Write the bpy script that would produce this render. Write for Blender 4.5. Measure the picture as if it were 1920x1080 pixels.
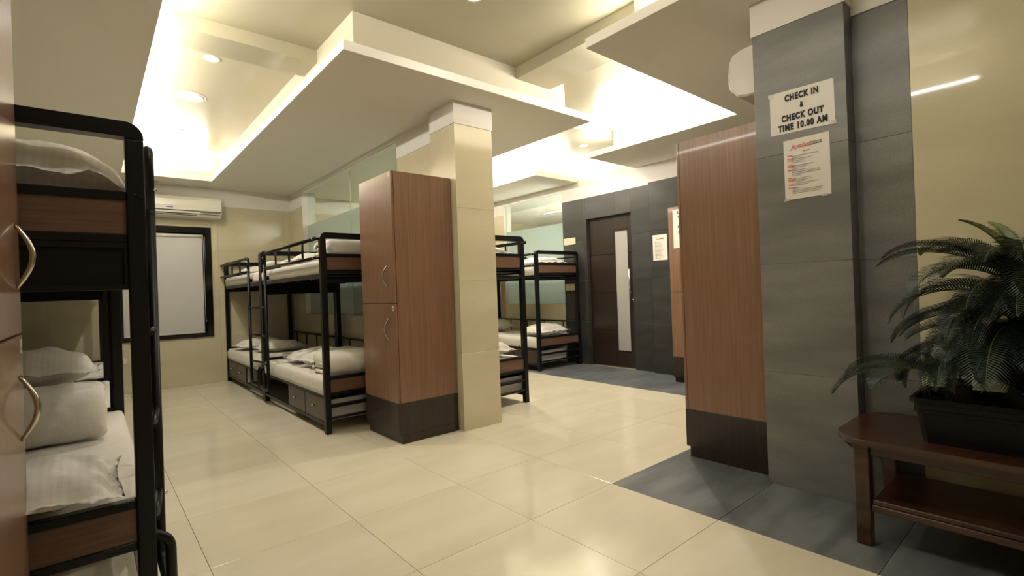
import bpy, bmesh, math, random
from mathutils import Vector, Matrix, noise

random.seed(7)
for o in list(bpy.data.objects):
    bpy.data.objects.remove(o)
SC = bpy.context.scene
COL = SC.collection

# ------------------------------------------------------------------ camera
EYE = Vector((0, 0, 1.16))
YAW, PITCH, ROLL = 0.70608, 0.00333, -0.03620
fw = Vector((math.sin(YAW) * math.cos(PITCH), math.cos(YAW) * math.cos(PITCH), math.sin(PITCH)))
rt = Vector((math.cos(YAW), -math.sin(YAW), 0))
up = rt.cross(fw)
r2 = math.cos(ROLL) * rt + math.sin(ROLL) * up
u2 = -math.sin(ROLL) * rt + math.cos(ROLL) * up
cd = bpy.data.cameras.new('camera')
cam = bpy.data.objects.new('camera', cd)
COL.objects.link(cam)
cd.sensor_width = 36
cd.lens = 930.45 * 36 / 1920
cd.clip_start = 0.02
m = Matrix((r2, u2, -fw)).transposed().to_4x4()
m.translation = EYE
cam.matrix_world = m
SC.camera = cam

# ------------------------------------------------------------------ world, exposure
SC.view_settings.view_transform = 'Standard'
SC.view_settings.look = 'None'
SC.view_settings.gamma = 1
SC.view_settings.use_curve_mapping = False
SC.view_settings.exposure = 0.53
w = bpy.data.worlds.new('world')
SC.world = w
w.use_nodes = True
w.node_tree.nodes['Background'].inputs[0].default_value = (0.9, 0.85, 0.75, 1)
w.node_tree.nodes['Background'].inputs[1].default_value = 0.02

# ------------------------------------------------------------------ cove lights (hidden on the soffit shelves, shining up)
WARM = (1.0, 0.945, 0.86)


def cove(name, x0, y0, x1, y1, watts_per_m, z=2.845, aim=(0, 0, 1), wdt=0.05):
    ld = bpy.data.lights.new(name, 'AREA')
    ld.shape = 'RECTANGLE'
    L = math.hypot(x1 - x0, y1 - y0)
    ld.size = L
    ld.size_y = wdt
    ld.energy = watts_per_m * L
    ld.color = WARM
    o = bpy.data.objects.new(name, ld)
    COL.objects.link(o)
    d = Vector((x1 - x0, y1 - y0, 0)).normalized()
    n = Vector(aim).normalized()
    yv = (-n).cross(d)
    mm = Matrix((d, yv, -n)).transposed().to_4x4()
    mm.translation = Vector(((x0 + x1) / 2, (y0 + y1) / 2, z))
    o.matrix_world = mm
    return o


CW = 12.5
cove('cove_light', 0.26, 0.6, 0.26, 7.6, CW, aim=(0.5, 0, 1))
cove('cove_light', 0.35, 7.69, 1.25, 7.69, CW * 1.2, aim=(0, -0.6, 1))
cove('cove_light', 2.68, 1.1, 2.68, 1.85, CW * 0.9, aim=(-0.5, 0, 1))
cove('cove_light', 2.9, 2.06, 4.7, 2.06, CW * 1.9, aim=(0, 0.5, 1))
cove('cove_light', 4.83, 2.3, 4.83, 3.9, CW * 1.9, aim=(-0.5, 0, 1))
cove('cove_light', 4.89, 5.2, 4.89, 8.0, CW * 1.6, aim=(-0.5, 0, 1))
cove('cove_light', 4.9, 5.13, 5.6, 5.13, CW * 1.6, aim=(0, -0.5, 1))
cove('cove_light', 3.62, 4.4, 3.62, 8.0, CW * 1.6, aim=(0.5, 0, 1))


def spot(name, x, y, z, watts, ang=2.7):
    ld = bpy.data.lights.new(name, 'SPOT')
    ld.energy = watts
    ld.spot_size = ang
    ld.spot_blend = 0.8
    ld.shadow_soft_size = 0.04
    ld.color = WARM
    o = bpy.data.objects.new(name, ld)
    COL.objects.link(o)
    o.location = (x, y, z)
    return o


# ------------------------------------------------------------------ materials
def nt(name):
    mt = bpy.data.materials.new(name)
    mt.use_nodes = True
    t = mt.node_tree
    return mt, t, t.nodes['Principled BSDF']


def plain(name, col, rough=0.5, metal=0.0, bump=0.0, scale=200, coat=0.0, spec=0.5):
    mt, t, b = nt(name)
    b.inputs['Base Color'].default_value = (*col, 1)
    b.inputs['Roughness'].default_value = rough
    b.inputs['Metallic'].default_value = metal
    b.inputs['Coat Weight'].default_value = coat
    b.inputs['Specular IOR Level'].default_value = spec
    if bump:
        n = t.nodes.new('ShaderNodeTexNoise')
        n.inputs['Scale'].default_value = scale
        g = t.nodes.new('ShaderNodeNewGeometry')
        t.links.new(g.outputs['Position'], n.inputs['Vector'])
        bp = t.nodes.new('ShaderNodeBump')
        bp.inputs['Strength'].default_value = bump
        bp.inputs['Distance'].default_value = 0.002
        t.links.new(n.outputs['Fac'], bp.inputs['Height'])
        t.links.new(bp.outputs['Normal'], b.inputs['Normal'])
    return mt


def streaky(name, c1, c2, rot, scl, nscale, rough=0.2, per_object=0.06, speck=0.0, detail=4, coat=0.0, spec=0.5, lo=0.35, hi=0.65):
    """two colours mixed by a noise stretched along one direction, with a small tint per piece"""
    mt, t, b = nt(name)
    L = t.links
    g = t.nodes.new('ShaderNodeNewGeometry')
    mp = t.nodes.new('ShaderNodeMapping')
    mp.vector_type = 'POINT'
    mp.inputs['Rotation'].default_value = rot
    mp.inputs['Scale'].default_value = scl
    oi = t.nodes.new('ShaderNodeObjectInfo')
    if per_object:
        ad = t.nodes.new('ShaderNodeVectorMath')
        ad.operation = 'ADD'
        ml = t.nodes.new('ShaderNodeMath')
        ml.operation = 'MULTIPLY'
        ml.inputs[1].default_value = 7.0
        L.new(oi.outputs['Random'], ml.inputs[0])
        L.new(g.outputs['Position'], mp.inputs['Vector'])
        L.new(mp.outputs['Vector'], ad.inputs[0])
        L.new(ml.outputs[0], ad.inputs[1])
        vec = ad.outputs[0]
    else:
        L.new(g.outputs['Position'], mp.inputs['Vector'])
        vec = mp.outputs['Vector']
    n = t.nodes.new('ShaderNodeTexNoise')
    n.inputs['Scale'].default_value = nscale
    n.inputs['Detail'].default_value = detail
    L.new(vec, n.inputs['Vector'])
    cr = t.nodes.new('ShaderNodeValToRGB')
    cr.color_ramp.elements[0].position = lo
    cr.color_ramp.elements[1].position = hi
    cr.color_ramp.elements[0].color = (*c1, 1)
    cr.color_ramp.elements[1].color = (*c2, 1)
    L.new(n.outputs['Fac'], cr.inputs['Fac'])
    out = cr.outputs['Color']
    if per_object:
        hs = t.nodes.new('ShaderNodeHueSaturation')
        mr = t.nodes.new('ShaderNodeMapRange')
        mr.inputs['To Min'].default_value = 1 - per_object
        mr.inputs['To Max'].default_value = 1 + per_object
        L.new(oi.outputs['Random'], mr.inputs['Value'])
        L.new(mr.outputs[0], hs.inputs['Value'])
        L.new(out, hs.inputs['Color'])
        out = hs.outputs['Color']
    if speck:
        n2 = t.nodes.new('ShaderNodeTexNoise')
        n2.inputs['Scale'].default_value = 260
        n2.inputs['Detail'].default_value = 2
        L.new(g.outputs['Position'], n2.inputs['Vector'])
        mr2 = t.nodes.new('ShaderNodeMapRange')
        mr2.inputs['From Min'].default_value = 0.3
        mr2.inputs['From Max'].default_value = 0.7
        mr2.inputs['To Min'].default_value = 1 - speck
        mr2.inputs['To Max'].default_value = 1 + speck
        L.new(n2.outputs['Fac'], mr2.inputs['Value'])
        h2 = t.nodes.new('ShaderNodeHueSaturation')
        L.new(mr2.outputs[0], h2.inputs['Value'])
        L.new(out, h2.inputs['Color'])
        out = h2.outputs['Color']
        bp = t.nodes.new('ShaderNodeBump')
        bp.inputs['Strength'].default_value = 0.25
        bp.inputs['Distance'].default_value = 0.001
        L.new(n2.outputs['Fac'], bp.inputs['Height'])
        L.new(bp.outputs['Normal'], b.inputs['Normal'])
    L.new(out, b.inputs['Base Color'])
    b.inputs['Roughness'].default_value = rough
    b.inputs['Coat Weight'].default_value = coat
    b.inputs['Coat Roughness'].default_value = 0.05
    b.inputs['Specular IOR Level'].default_value = spec
    return mt


M = {}
M['floor_cream'] = streaky('cream_floor_tile', (0.68, 0.62, 0.475), (0.735, 0.68, 0.54), (0, 0, 0.35), (0.5, 2.2, 1), 2.0, rough=0.13, per_object=0.025, spec=0.45)
M['floor_grey'] = streaky('grey_floor_tile', (0.082, 0.088, 0.096), (0.165, 0.172, 0.18), (0, 0, 1.2), (1.2, 5.0, 1), 1.6, rough=0.42, per_object=0.05, speck=0.22)
M['grout'] = plain('grout', (0.55, 0.48, 0.35), 0.8)
M['grout_grey'] = plain('grey_grout', (0.24, 0.24, 0.22), 0.8)
M['wall_cream'] = streaky('cream_wall_tile', (0.60, 0.535, 0.37), (0.665, 0.605, 0.44), (0.9, 0.6, 0), (1, 1, 3.2), 1.1, rough=0.16, per_object=0.025)
M['wall_polished'] = streaky('polished_cream_wall_tile', (0.60, 0.545, 0.36), (0.67, 0.61, 0.42), (0.9, 0.6, 0), (1, 1, 3.2), 1.1, rough=0.05, per_object=0.02)
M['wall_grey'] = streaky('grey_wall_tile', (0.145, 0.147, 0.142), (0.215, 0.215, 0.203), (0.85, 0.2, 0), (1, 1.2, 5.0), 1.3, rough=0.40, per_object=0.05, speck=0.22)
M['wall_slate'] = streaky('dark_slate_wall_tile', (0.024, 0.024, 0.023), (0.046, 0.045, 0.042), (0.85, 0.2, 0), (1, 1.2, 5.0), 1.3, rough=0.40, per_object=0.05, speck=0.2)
M['paint'] = plain('white_wall_paint', (0.80, 0.765, 0.70), 0.55)
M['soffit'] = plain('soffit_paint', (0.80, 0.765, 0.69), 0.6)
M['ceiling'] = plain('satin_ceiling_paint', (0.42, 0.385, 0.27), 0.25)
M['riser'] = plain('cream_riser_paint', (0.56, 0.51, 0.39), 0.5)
M['wood'] = streaky('brown_laminate', (0.19, 0.104, 0.062), (0.27, 0.15, 0.092), (0, 0, 0), (9, 9, 0.16), 11, rough=0.28, per_object=0, detail=8, coat=0.25, lo=0.3, hi=0.7)
M['wood_h'] = streaky('brown_laminate_panel', (0.105, 0.055, 0.035), (0.175, 0.095, 0.060), (0, 0, 0), (0.5, 0.5, 12), 9, rough=0.38, per_object=0, detail=8, lo=0.3, hi=0.7)
M['wenge'] = streaky('wenge_laminate', (0.016, 0.0095, 0.0075), (0.032, 0.0185, 0.014), (0, 0, 0), (8, 8, 0.2), 9, rough=0.30, per_object=0, detail=8, coat=0.15, lo=0.3, hi=0.7)
M['drawer'] = streaky('drawer_laminate', (0.034, 0.023, 0.018), (0.062, 0.043, 0.034), (0, 0, 0), (0.6, 0.6, 10), 9, rough=0.35, per_object=0, detail=6, lo=0.3, hi=0.7)
M['teak'] = streaky('old_bench_wood', (0.030, 0.011, 0.006), (0.085, 0.034, 0.017), (0, 0, 0.05), (9, 0.7, 9), 4, rough=0.30, per_object=0, detail=7, coat=0.2, lo=0.3, hi=0.7)
M['black'] = plain('black_powder_coat', (0.006, 0.006, 0.0065), 0.36, bump=0.08, scale=400, spec=0.28)
M['board'] = plain('black_bunk_board', (0.004, 0.004, 0.004), 0.5, spec=0.25)
M['granite'] = streaky('black_granite', (0.004, 0.004, 0.005), (0.010, 0.011, 0.012), (0, 0, 0), (1, 1, 1), 40, rough=0.12, per_object=0)
M['chrome'] = plain('brushed_nickel', (0.62, 0.58, 0.50), 0.22, 1.0)
M['plastic'] = plain('white_plastic', (0.72, 0.70, 0.62), 0.30)
M['socket'] = plain('ivory_switch_plastic', (0.62, 0.57, 0.43), 0.35)
M['dark'] = plain('dark_slot', (0.01, 0.01, 0.01), 0.6)
M['melamine'] = plain('white_melamine', (0.62, 0.61, 0.60), 0.4)
M['paper'] = plain('paper', (0.74, 0.70, 0.63), 0.7)
M['ink'] = plain('black_ink', (0.015, 0.014, 0.014), 0.7)
M['grey_ink'] = plain('grey_ink', (0.16, 0.16, 0.15), 0.7)
M['faint_ink'] = plain('small_print_ink', (0.36, 0.35, 0.32), 0.7)
M['red_ink'] = plain('red_ink', (0.75, 0.20, 0.13), 0.7)
M['blue'] = plain('blue_badge', (0.10, 0.15, 0.40), 0.4)
M['tape'] = plain('clear_tape', (0.52, 0.49, 0.40), 0.2)
M['soil'] = plain('potting_soil', (0.012, 0.009, 0.007), 0.95, bump=1.0, scale=60)
M['planter'] = plain('black_planter_plastic', (0.006, 0.006, 0.0065), 0.42, spec=0.25)
M['leaf'] = streaky('cycad_leaf', (0.007, 0.016, 0.011), (0.020, 0.038, 0.022), (0, 0, 0), (1, 1, 1), 7, rough=0.35, per_object=0.35)
M['young_leaf'] = streaky('young_cycad_leaf', (0.10, 0.15, 0.03), (0.22, 0.26, 0.07), (0, 0, 0), (1, 1, 1), 9, rough=0.4, per_object=0.1)
M['rachis'] = plain('leaf_stalk', (0.10, 0.14, 0.04), 0.45)
M['trunk'] = plain('cycad_trunk', (0.07, 0.055, 0.022), 0.9, bump=1.0, scale=50)


def linen_mat(name, col, stripe=0.06, scale=60, axis=0):
    mt, t, b = nt(name)
    L = t.links
    tc = t.nodes.new('ShaderNodeTexCoord')
    sp = t.nodes.new('ShaderNodeSeparateXYZ')
    L.new(tc.outputs['Object'], sp.inputs[0])
    ml = t.nodes.new('ShaderNodeMath')
    ml.operation = 'MULTIPLY'
    ml.inputs[1].default_value = scale * 2 * math.pi
    L.new(sp.outputs[axis], ml.inputs[0])
    sn = t.nodes.new('ShaderNodeMath')
    sn.operation = 'SINE'
    L.new(ml.outputs[0], sn.inputs[0])
    mr = t.nodes.new('ShaderNodeMapRange')
    mr.inputs['From Min'].default_value = -0.3
    mr.inputs['From Max'].default_value = 0.3
    mr.inputs['To Min'].default_value = 1 - stripe
    mr.inputs['To Max'].default_value = 1
    L.new(sn.outputs[0], mr.inputs['Value'])
    hs = t.nodes.new('ShaderNodeHueSaturation')
    hs.inputs['Color'].default_value = (*col, 1)
    L.new(mr.outputs[0], hs.inputs['Value'])
    L.new(hs.outputs['Color'], b.inputs['Base Color'])
    n = t.nodes.new('ShaderNodeTexNoise')
    n.inputs['Scale'].default_value = 14
    n.inputs['Detail'].default_value = 4
    n.inputs['Distortion'].default_value = 0.6
    L.new(tc.outputs['Object'], n.inputs['Vector'])
    bp = t.nodes.new('ShaderNodeBump')
    bp.inputs['Strength'].default_value = 0.5
    bp.inputs['Distance'].default_value = 0.012
    L.new(n.outputs['Fac'], bp.inputs['Height'])
    L.new(bp.outputs['Normal'], b.inputs['Normal'])
    b.inputs['Roughness'].default_value = 0.75
    b.inputs['Sheen Weight'].default_value = 0.15
    return mt


M['linen'] = linen_mat('white_satin_stripe_linen', (0.74, 0.71, 0.64), 0.05, 45)
M['sheet'] = linen_mat('white_bed_sheet', (0.72, 0.69, 0.63), 0.03, 45, 1)
M['duvet'] = linen_mat('white_duvet_cotton', (0.75, 0.72, 0.65), 0.0, 20)
M['ticking'] = linen_mat('cream_pillow_ticking', (0.50, 0.40, 0.25), 0.0, 20)


def glass_mat(name, tint, frost):
    mt = bpy.data.materials.new(name)
    mt.use_nodes = True
    t = mt.node_tree
    t.nodes.clear()
    L = t.links
    out = t.nodes.new('ShaderNodeOutputMaterial')
    gl = t.nodes.new('ShaderNodeBsdfGlossy')
    gl.inputs['Roughness'].default_value = 0.02 if not frost else 0.18
    gl.inputs['Color'].default_value = (1, 1, 1, 1)
    fr = t.nodes.new('ShaderNodeFresnel')
    fr.inputs['IOR'].default_value = 1.5
    mx = t.nodes.new('ShaderNodeMixShader')
    tr = t.nodes.new('ShaderNodeBsdfTransparent')
    tr.inputs['Color'].default_value = (*tint, 1)
    gm = t.nodes.new('ShaderNodeNewGeometry')
    sb = t.nodes.new('ShaderNodeMath')
    sb.operation = 'SUBTRACT'
    sb.inputs[0].default_value = 1.0
    L.new(gm.outputs['Backfacing'], sb.inputs[1])
    mu = t.nodes.new('ShaderNodeMath')
    mu.operation = 'MULTIPLY'
    L.new(fr.outputs[0], mu.inputs[0])
    L.new(sb.outputs[0], mu.inputs[1])
    L.new(mu.outputs[0], mx.inputs[0])
    if frost:
        df = t.nodes.new('ShaderNodeBsdfDiffuse')
        df.inputs['Color'].default_value = (*frost, 1)
        tl = t.nodes.new('ShaderNodeBsdfTranslucent')
        tl.inputs['Color'].default_value = (*frost, 1)
        m1 = t.nodes.new('ShaderNodeMixShader')
        m1.inputs[0].default_value = 0.55
        L.new(df.outputs[0], m1.inputs[1])
        L.new(tl.outputs[0], m1.inputs[2])
        m2 = t.nodes.new('ShaderNodeMixShader')
        m2.inputs[0].default_value = 0.12
        L.new(m1.outputs[0], m2.inputs[1])
        L.new(tr.outputs[0], m2.inputs[2])
        L.new(m2.outputs[0], mx.inputs[1])
    else:
        L.new(tr.outputs[0], mx.inputs[1])
    L.new(gl.outputs[0], mx.inputs[2])
    L.new(mx.outputs[0], out.inputs[0])
    return mt


M['glass'] = glass_mat('clear_green_glass', (0.90, 0.96, 0.93), None)
M['frost'] = glass_mat('frosted_glass', (0.85, 0.95, 0.92), (0.50, 0.585, 0.55))
M['frost_white'] = glass_mat('frosted_door_glass', (0.9, 0.9, 0.9), (0.78, 0.76, 0.72))


def emit(name, col, s):
    mt, t, b = nt(name)
    b.inputs['Emission Color'].default_value = (*col, 1)
    b.inputs['Emission Strength'].default_value = s
    return mt


M['bulb'] = emit('lit_bulb', (1, 0.93, 0.8), 9)


# ------------------------------------------------------------------ mesh helpers
def obj(name, bm, mat, parent=None, smooth=False, loc=None, recalc=True):
    if recalc:
        bmesh.ops.recalc_face_normals(bm, faces=bm.faces)
    me = bpy.data.meshes.new(name)
    bm.to_mesh(me)
    bm.free()
    if isinstance(mat, (list, tuple)):
        for x in mat:
            me.materials.append(M[x])
    else:
        me.materials.append(M[mat])
    if smooth:
        me.polygons.foreach_set('use_smooth', [True] * len(me.polygons))
    o = bpy.data.objects.new(name, me)
    COL.objects.link(o)
    if parent is not None:
        o.parent = parent
    if loc:
        o.location = loc
    return o


def thing(name, label, cat, loc=(0, 0, 0), rz=0.0, group=None):
    o = bpy.data.objects.new(name, None)
    o.empty_display_size = 0.1
    COL.objects.link(o)
    o.location = loc
    o.rotation_euler = (0, 0, rz)
    o['label'] = label
    o['category'] = cat
    if group:
        o['group'] = group
    return o


def tag(o, label, cat, group=None):
    o['label'] = label
    o['category'] = cat
    if group:
        o['group'] = group
    return o


def struct(o):
    o['kind'] = 'structure'
    return o


def addbox(bm, x0, x1, y0, y1, z0, z1, bev=0.0, seg=1):
    if x0 > x1: x0, x1 = x1, x0
    if y0 > y1: y0, y1 = y1, y0
    if z0 > z1: z0, z1 = z1, z0
    vs = [bm.verts.new(p) for p in ((x0, y0, z0), (x1, y0, z0), (x1, y1, z0), (x0, y1, z0), (x0, y0, z1), (x1, y0, z1), (x1, y1, z1), (x0, y1, z1))]
    fs = [bm.faces.new([vs[i] for i in q]) for q in ((0, 3, 2, 1), (4, 5, 6, 7), (0, 1, 5, 4), (1, 2, 6, 5), (2, 3, 7, 6), (3, 0, 4, 7))]
    if bev:
        es = set()
        for f in fs:
            es.update(f.edges)
        bmesh.ops.bevel(bm, geom=list(es), offset=bev, segments=seg, affect='EDGES', profile=0.5)


def box(*a, **k):
    bm = bmesh.new()
    addbox(bm, *a, **k)
    return bm


def addtube(bm, pts, r, n=10, cap=True):
    pts = [Vector(p) for p in pts]
    rings = []
    prev = None
    for i, p in enumerate(pts):
        if i == 0: d = pts[1] - p
        elif i == len(pts) - 1: d = p - pts[i - 1]
        else: d = (pts[i + 1] - p).normalized() + (p - pts[i - 1]).normalized()
        d.normalize()
        if prev is None:
            a = Vector((0, 0, 1)) if abs(d.z) < 0.9 else Vector((1, 0, 0))
            x = d.cross(a).normalized()
        else:
            x = (prev - d * prev.dot(d)).normalized()
        prev = x
        y = d.cross(x)
        rr = r[i] if isinstance(r, (list, tuple)) else r
        rings.append([bm.verts.new(p + rr * (math.cos(2 * math.pi * k / n) * x + math.sin(2 * math.pi * k / n) * y)) for k in range(n)])
    for a, b in zip(rings, rings[1:]):
        for k in range(n):
            bm.faces.new((a[k], a[(k + 1) % n], b[(k + 1) % n], b[k]))
    if cap:
        bm.faces.new(rings[0][::-1])
        bm.faces.new(rings[-1])


def tube(pts, r, n=10):
    bm = bmesh.new()
    addtube(bm, pts, r, n)
    return bm


def rounded(pts, rad, seg=5):
    """polyline with its inner corners rounded"""
    pts = [Vector(p) for p in pts]
    out = [pts[0]]
    for i in range(1, len(pts) - 1):
        a, b, c = pts[i - 1], pts[i], pts[i + 1]
        u, v = (a - b).normalized(), (c - b).normalized()
        rr = min(rad, (a - b).length * 0.49, (c - b).length * 0.49)
        p, q = b + u * rr, b + v * rr
        for s in range(seg + 1):
            t = s / seg
            out.append((1 - t) ** 2 * p + 2 * t * (1 - t) * b + t * t * q)
    out.append(pts[-1])
    return out


def addcyl(bm, c, r, h, axis='z', n=20, r2_=None):
    c = Vector(c)
    ax = {'x': Vector((1, 0, 0)), 'y': Vector((0, 1, 0)), 'z': Vector((0, 0, 1))}[axis]
    r2_ = r if r2_ is None else r2_
    addtube(bm, [c, c + ax * h], [r, r2_], n)


def cyl(*a, **k):
    bm = bmesh.new()
    addcyl(bm, *a, **k)
    return bm


def prism(poly, z0, z1):
    bm = bmesh.new()
    a = [bm.verts.new((x, y, z0)) for x, y in poly]
    b = [bm.verts.new((x, y, z1)) for x, y in poly]
    n = len(poly)
    bm.faces.new(a[::-1])
    bm.faces.new(b)
    for i in range(n):
        bm.faces.new((a[i], a[(i + 1) % n], b[(i + 1) % n], b[i]))
    return bm


def text_bm(body, size, bold=0.0, extrude=0.0006, shear=0.0, align='CENTER', space=1.0):
    cu = bpy.data.curves.new('lettering', 'FONT')
    cu.body = body
    cu.size = size
    cu.extrude = extrude
    cu.offset = bold
    cu.shear = shear
    cu.align_x = align
    cu.resolution_u = 3
    cu.space_character = space
    o = bpy.data.objects.new('lettering', cu)
    COL.objects.link(o)
    dg = bpy.context.evaluated_depsgraph_get()
    dg.update()
    me = bpy.data.meshes.new_from_object(o.evaluated_get(dg))
    bm = bmesh.new()
    bm.from_mesh(me)
    bpy.data.objects.remove(o)
    bpy.data.curves.remove(cu)
    bpy.data.meshes.remove(me)
    return bm


def to_wall_x(bm, x, y, z):
    """text plane -> a wall that faces -X, reading from +Y towards -Y"""
    for v in bm.verts:
        tx, ty, tz = v.co
        v.co = (x - tz, y - tx, z + ty)


# ------------------------------------------------------------------ tiled surfaces
def subtract(rects, hole):
    out = []
    hx0, hx1, hy0, hy1 = hole
    for (a, b, c, d) in rects:
        if b <= hx0 or a >= hx1 or d <= hy0 or c >= hy1:
            out.append((a, b, c, d))
            continue
        if a < hx0: out.append((a, hx0, c, d))
        if b > hx1: out.append((hx1, b, c, d))
        m0, m1 = max(a, hx0), min(b, hx1)
        if c < hy0: out.append((m0, m1, c, hy0))
        if d > hy1: out.append((m0, m1, hy1, d))
    return [r for r in out if r[1] - r[0] > 0.012 and r[3] - r[2] > 0.012]


_tc = {}


def tile_piece(w_, h_, th, mat, plane):
    g = 0.0009 if plane == 'z' else 0.0006
    key = (round(w_, 3), round(h_, 3), th, mat, plane)
    if key in _tc: return _tc[key]
    bm = bmesh.new()
    W, H = w_ / 2 - g, h_ / 2 - g
    if plane == 'z': addbox(bm, -W, W, -H, H, -th / 2, th / 2, 0.0008)
    elif plane == 'x': addbox(bm, -th / 2, th / 2, -W, W, -H, H, 0.0008)
    else: addbox(bm, -W, W, -th / 2, th / 2, -H, H, 0.0008)
    bmesh.ops.recalc_face_normals(bm, faces=bm.faces)
    me = bpy.data.meshes.new('tile')
    bm.to_mesh(me)
    bm.free()
    me.materials.append(M[mat])
    _tc[key] = me
    return me


def tiles(parent, plane, pos, facing, us, vs, mat, holes=(), th=0.008):
    """us, vs: joint positions; pos: coordinate of the backing face; facing: +1/-1 along the plane normal"""
    for a, b in zip(us, us[1:]):
        for c, d in zip(vs, vs[1:]):
            rs = [(a, b, c, d)]
            for hz in holes: rs = subtract(rs, hz)
            for (p, q, r_, s) in rs:
                o = bpy.data.objects.new('tile', tile_piece(q - p, s - r_, th, mat, plane))
                COL.objects.link(o)
                o.parent = parent
                u, v = (p + q) / 2, (r_ + s) / 2
                k = pos + facing * th / 2
                o.location = (u, v, k) if plane == 'z' else ((k, u, v) if plane == 'x' else (u, k, v))


def cuts(a, b, start, step):
    out = [a]
    k = math.ceil((a - start) / step)
    v = start + k * step
    while v < b - 0.02:
        if v > a + 0.02: out.append(v)
        v += step
    out.append(b)
    return out


ZS = [0.0, 0.64, 1.25, 1.86, 2.47]


def zcuts(top, bottom=0.0):
    return [bottom] + [z for z in ZS if bottom + 0.02 < z < top - 0.12] + [top]


# ------------------------------------------------------------------ room shell
XL, XR, YB, YF, ZC, ZT = -0.70, 5.68, 8.10, -2.5, 2.75, 3.10
TT = 0.008
# floor
fl = struct(obj('floor', box(XL - .1, XR + .1, YF - .1, YB + .1, -0.1, -TT), 'grout'))
gx = cuts(XL, XR, 0.370, 0.6467)
gy = cuts(YF, YB, 1.867, 0.6467)
greyA = (2.31, XR, YF, 1.867)      # grey border at the near right
greyB = (4.66, XR, 1.867, YB)      # grey border along the door wall
tiles(fl, 'z', -TT, 1, gx, gy, 'floor_cream', holes=(greyA, greyB))
tiles(fl, 'z', -TT, 1, cuts(2.31, XR, 2.31, 1.25), cuts(YF, 1.867, 1.867, 0.6467), 'floor_grey')
tiles(fl, 'z', -TT, 1, [4.66, XR], cuts(1.867, YB, 1.867, 1.2934), 'floor_grey')

# walls
WT = 0.008


def wall(name, bm, mat='paint'):
    return struct(obj(name, bm, mat))


# back wall with window opening
wx0, wx1, wz0, wz1 = 0.26, 1.335, 0.655, 2.19
bm = bmesh.new()
yb = YB + WT
addbox(bm, XL - .1, wx0, yb, yb + .2, 0, ZT)
addbox(bm, wx1, XR + .1, yb, yb + .2, 0, ZT)
addbox(bm, wx0, wx1, yb, yb + .2, 0, wz0)
addbox(bm, wx0, wx1, yb, yb + .2, wz1, ZT)
wb = wall('wall_back', bm)
tiles(wb, 'y', yb, -1, cuts(XL, 2.42, 1.42, 0.9), zcuts(2.50), 'wall_cream', holes=((wx0, wx1, wz0, wz1),))
tiles(wb, 'y', yb, -1, cuts(2.62, XR, 2.62, 0.9), zcuts(2.50), 'wall_cream')
# left wall
wl = wall('wall_left', box(XL - .1 - WT, XL - WT, YF, YB, 0, ZT))
tiles(wl, 'x', XL - WT, 1, cuts(YF, YB, 2.0, 1.2), zcuts(2.50), 'wall_cream')
# front wall behind the viewer
wf = wall('wall_front', box(XL, 3.07, YF - .1 - WT, YF - WT, 0, ZT))
tiles(wf, 'y', YF - WT, 1, cuts(XL, 3.07, XL, 1.2), zcuts(2.50), 'wall_cream')
# right wall by the bench: recessed grey strip then cream
wr = wall('wall_right', box(3.07 + WT, 3.25, YF - .1, 0.80, 0, ZT))
tiles(wr, 'x', 3.07 + WT, -1, [0.556, 0.79], zcuts(2.52), 'wall_grey')
tiles(wr, 'x', 3.07 + WT, -1, cuts(YF, 0.556, 0.556, 1.2), [0, 1.0, 3.08], 'wall_polished')
# grey column
cg = wall('wall_column', box(2.95 + WT, 3.3, 0.79 + WT, 1.245, 0, ZT), 'grout_grey')
tiles(cg, 'x', 2.95 + WT, -1, [0.79, 1.245], zcuts(2.56), 'wall_grey')
tiles(cg, 'y', 0.79 + WT, -1, [2.95, 3.07], zcuts(2.56), 'wall_grey')
# wall behind the right lockers, faces the far bay
wn = wall('wall_partition', box(3.3, XR + .1, 1.1, 1.245, 0, ZT))
tiles(wn, 'y', 1.245, 1, cuts(3.3, XR, 3.3, 1.2), zcuts(2.5), 'wall_grey')
# white bands above the tiles
struct(obj('trim_1', box(2.942, 3.08, 0.782, 1.25, 2.56, ZT), 'paint'))
struct(obj('trim_2', box(3.062, 3.09, 0.50, 0.80, 2.522, ZT), 'paint'))

# door wall
dy0, dy1, dz1 = 4.10, 4.91, 2.17
gy0, gy1, gz0, gz1 = 5.385, 6.84, 0.90, 2.66       # glass in the door wall
bm = bmesh.new()
xw = XR + WT
addbox(bm, xw, xw + .18, 1.1, dy0, 0, ZT)
addbox(bm, xw, xw + .18, dy1, gy0, 0, ZT)
addbox(bm, xw, xw + .18, dy0, dy1, dz1, ZT)
addbox(bm, xw, xw + .18, gy0, gy1, 0, gz0)
addbox(bm, xw, xw + .18, gy0, gy1, gz1, ZT)
addbox(bm, xw, xw + .18, gy1, YB + .1, 0, ZT)
addbox(bm, 5.62 + WT, xw, 1.245, 3.76, 0, 2.5)
wd = wall('wall_door', bm)
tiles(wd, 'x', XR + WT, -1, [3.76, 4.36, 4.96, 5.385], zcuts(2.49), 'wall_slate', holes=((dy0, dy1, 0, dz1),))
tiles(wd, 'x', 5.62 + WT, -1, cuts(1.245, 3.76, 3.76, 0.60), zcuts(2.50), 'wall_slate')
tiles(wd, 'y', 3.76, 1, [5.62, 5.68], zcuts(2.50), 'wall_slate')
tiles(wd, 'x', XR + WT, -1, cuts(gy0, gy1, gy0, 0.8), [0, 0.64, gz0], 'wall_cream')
tiles(wd, 'x', XR + WT, -1, cuts(gy1, YB, gy1, 0.8), zcuts(2.50), 'wall_cream')
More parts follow.
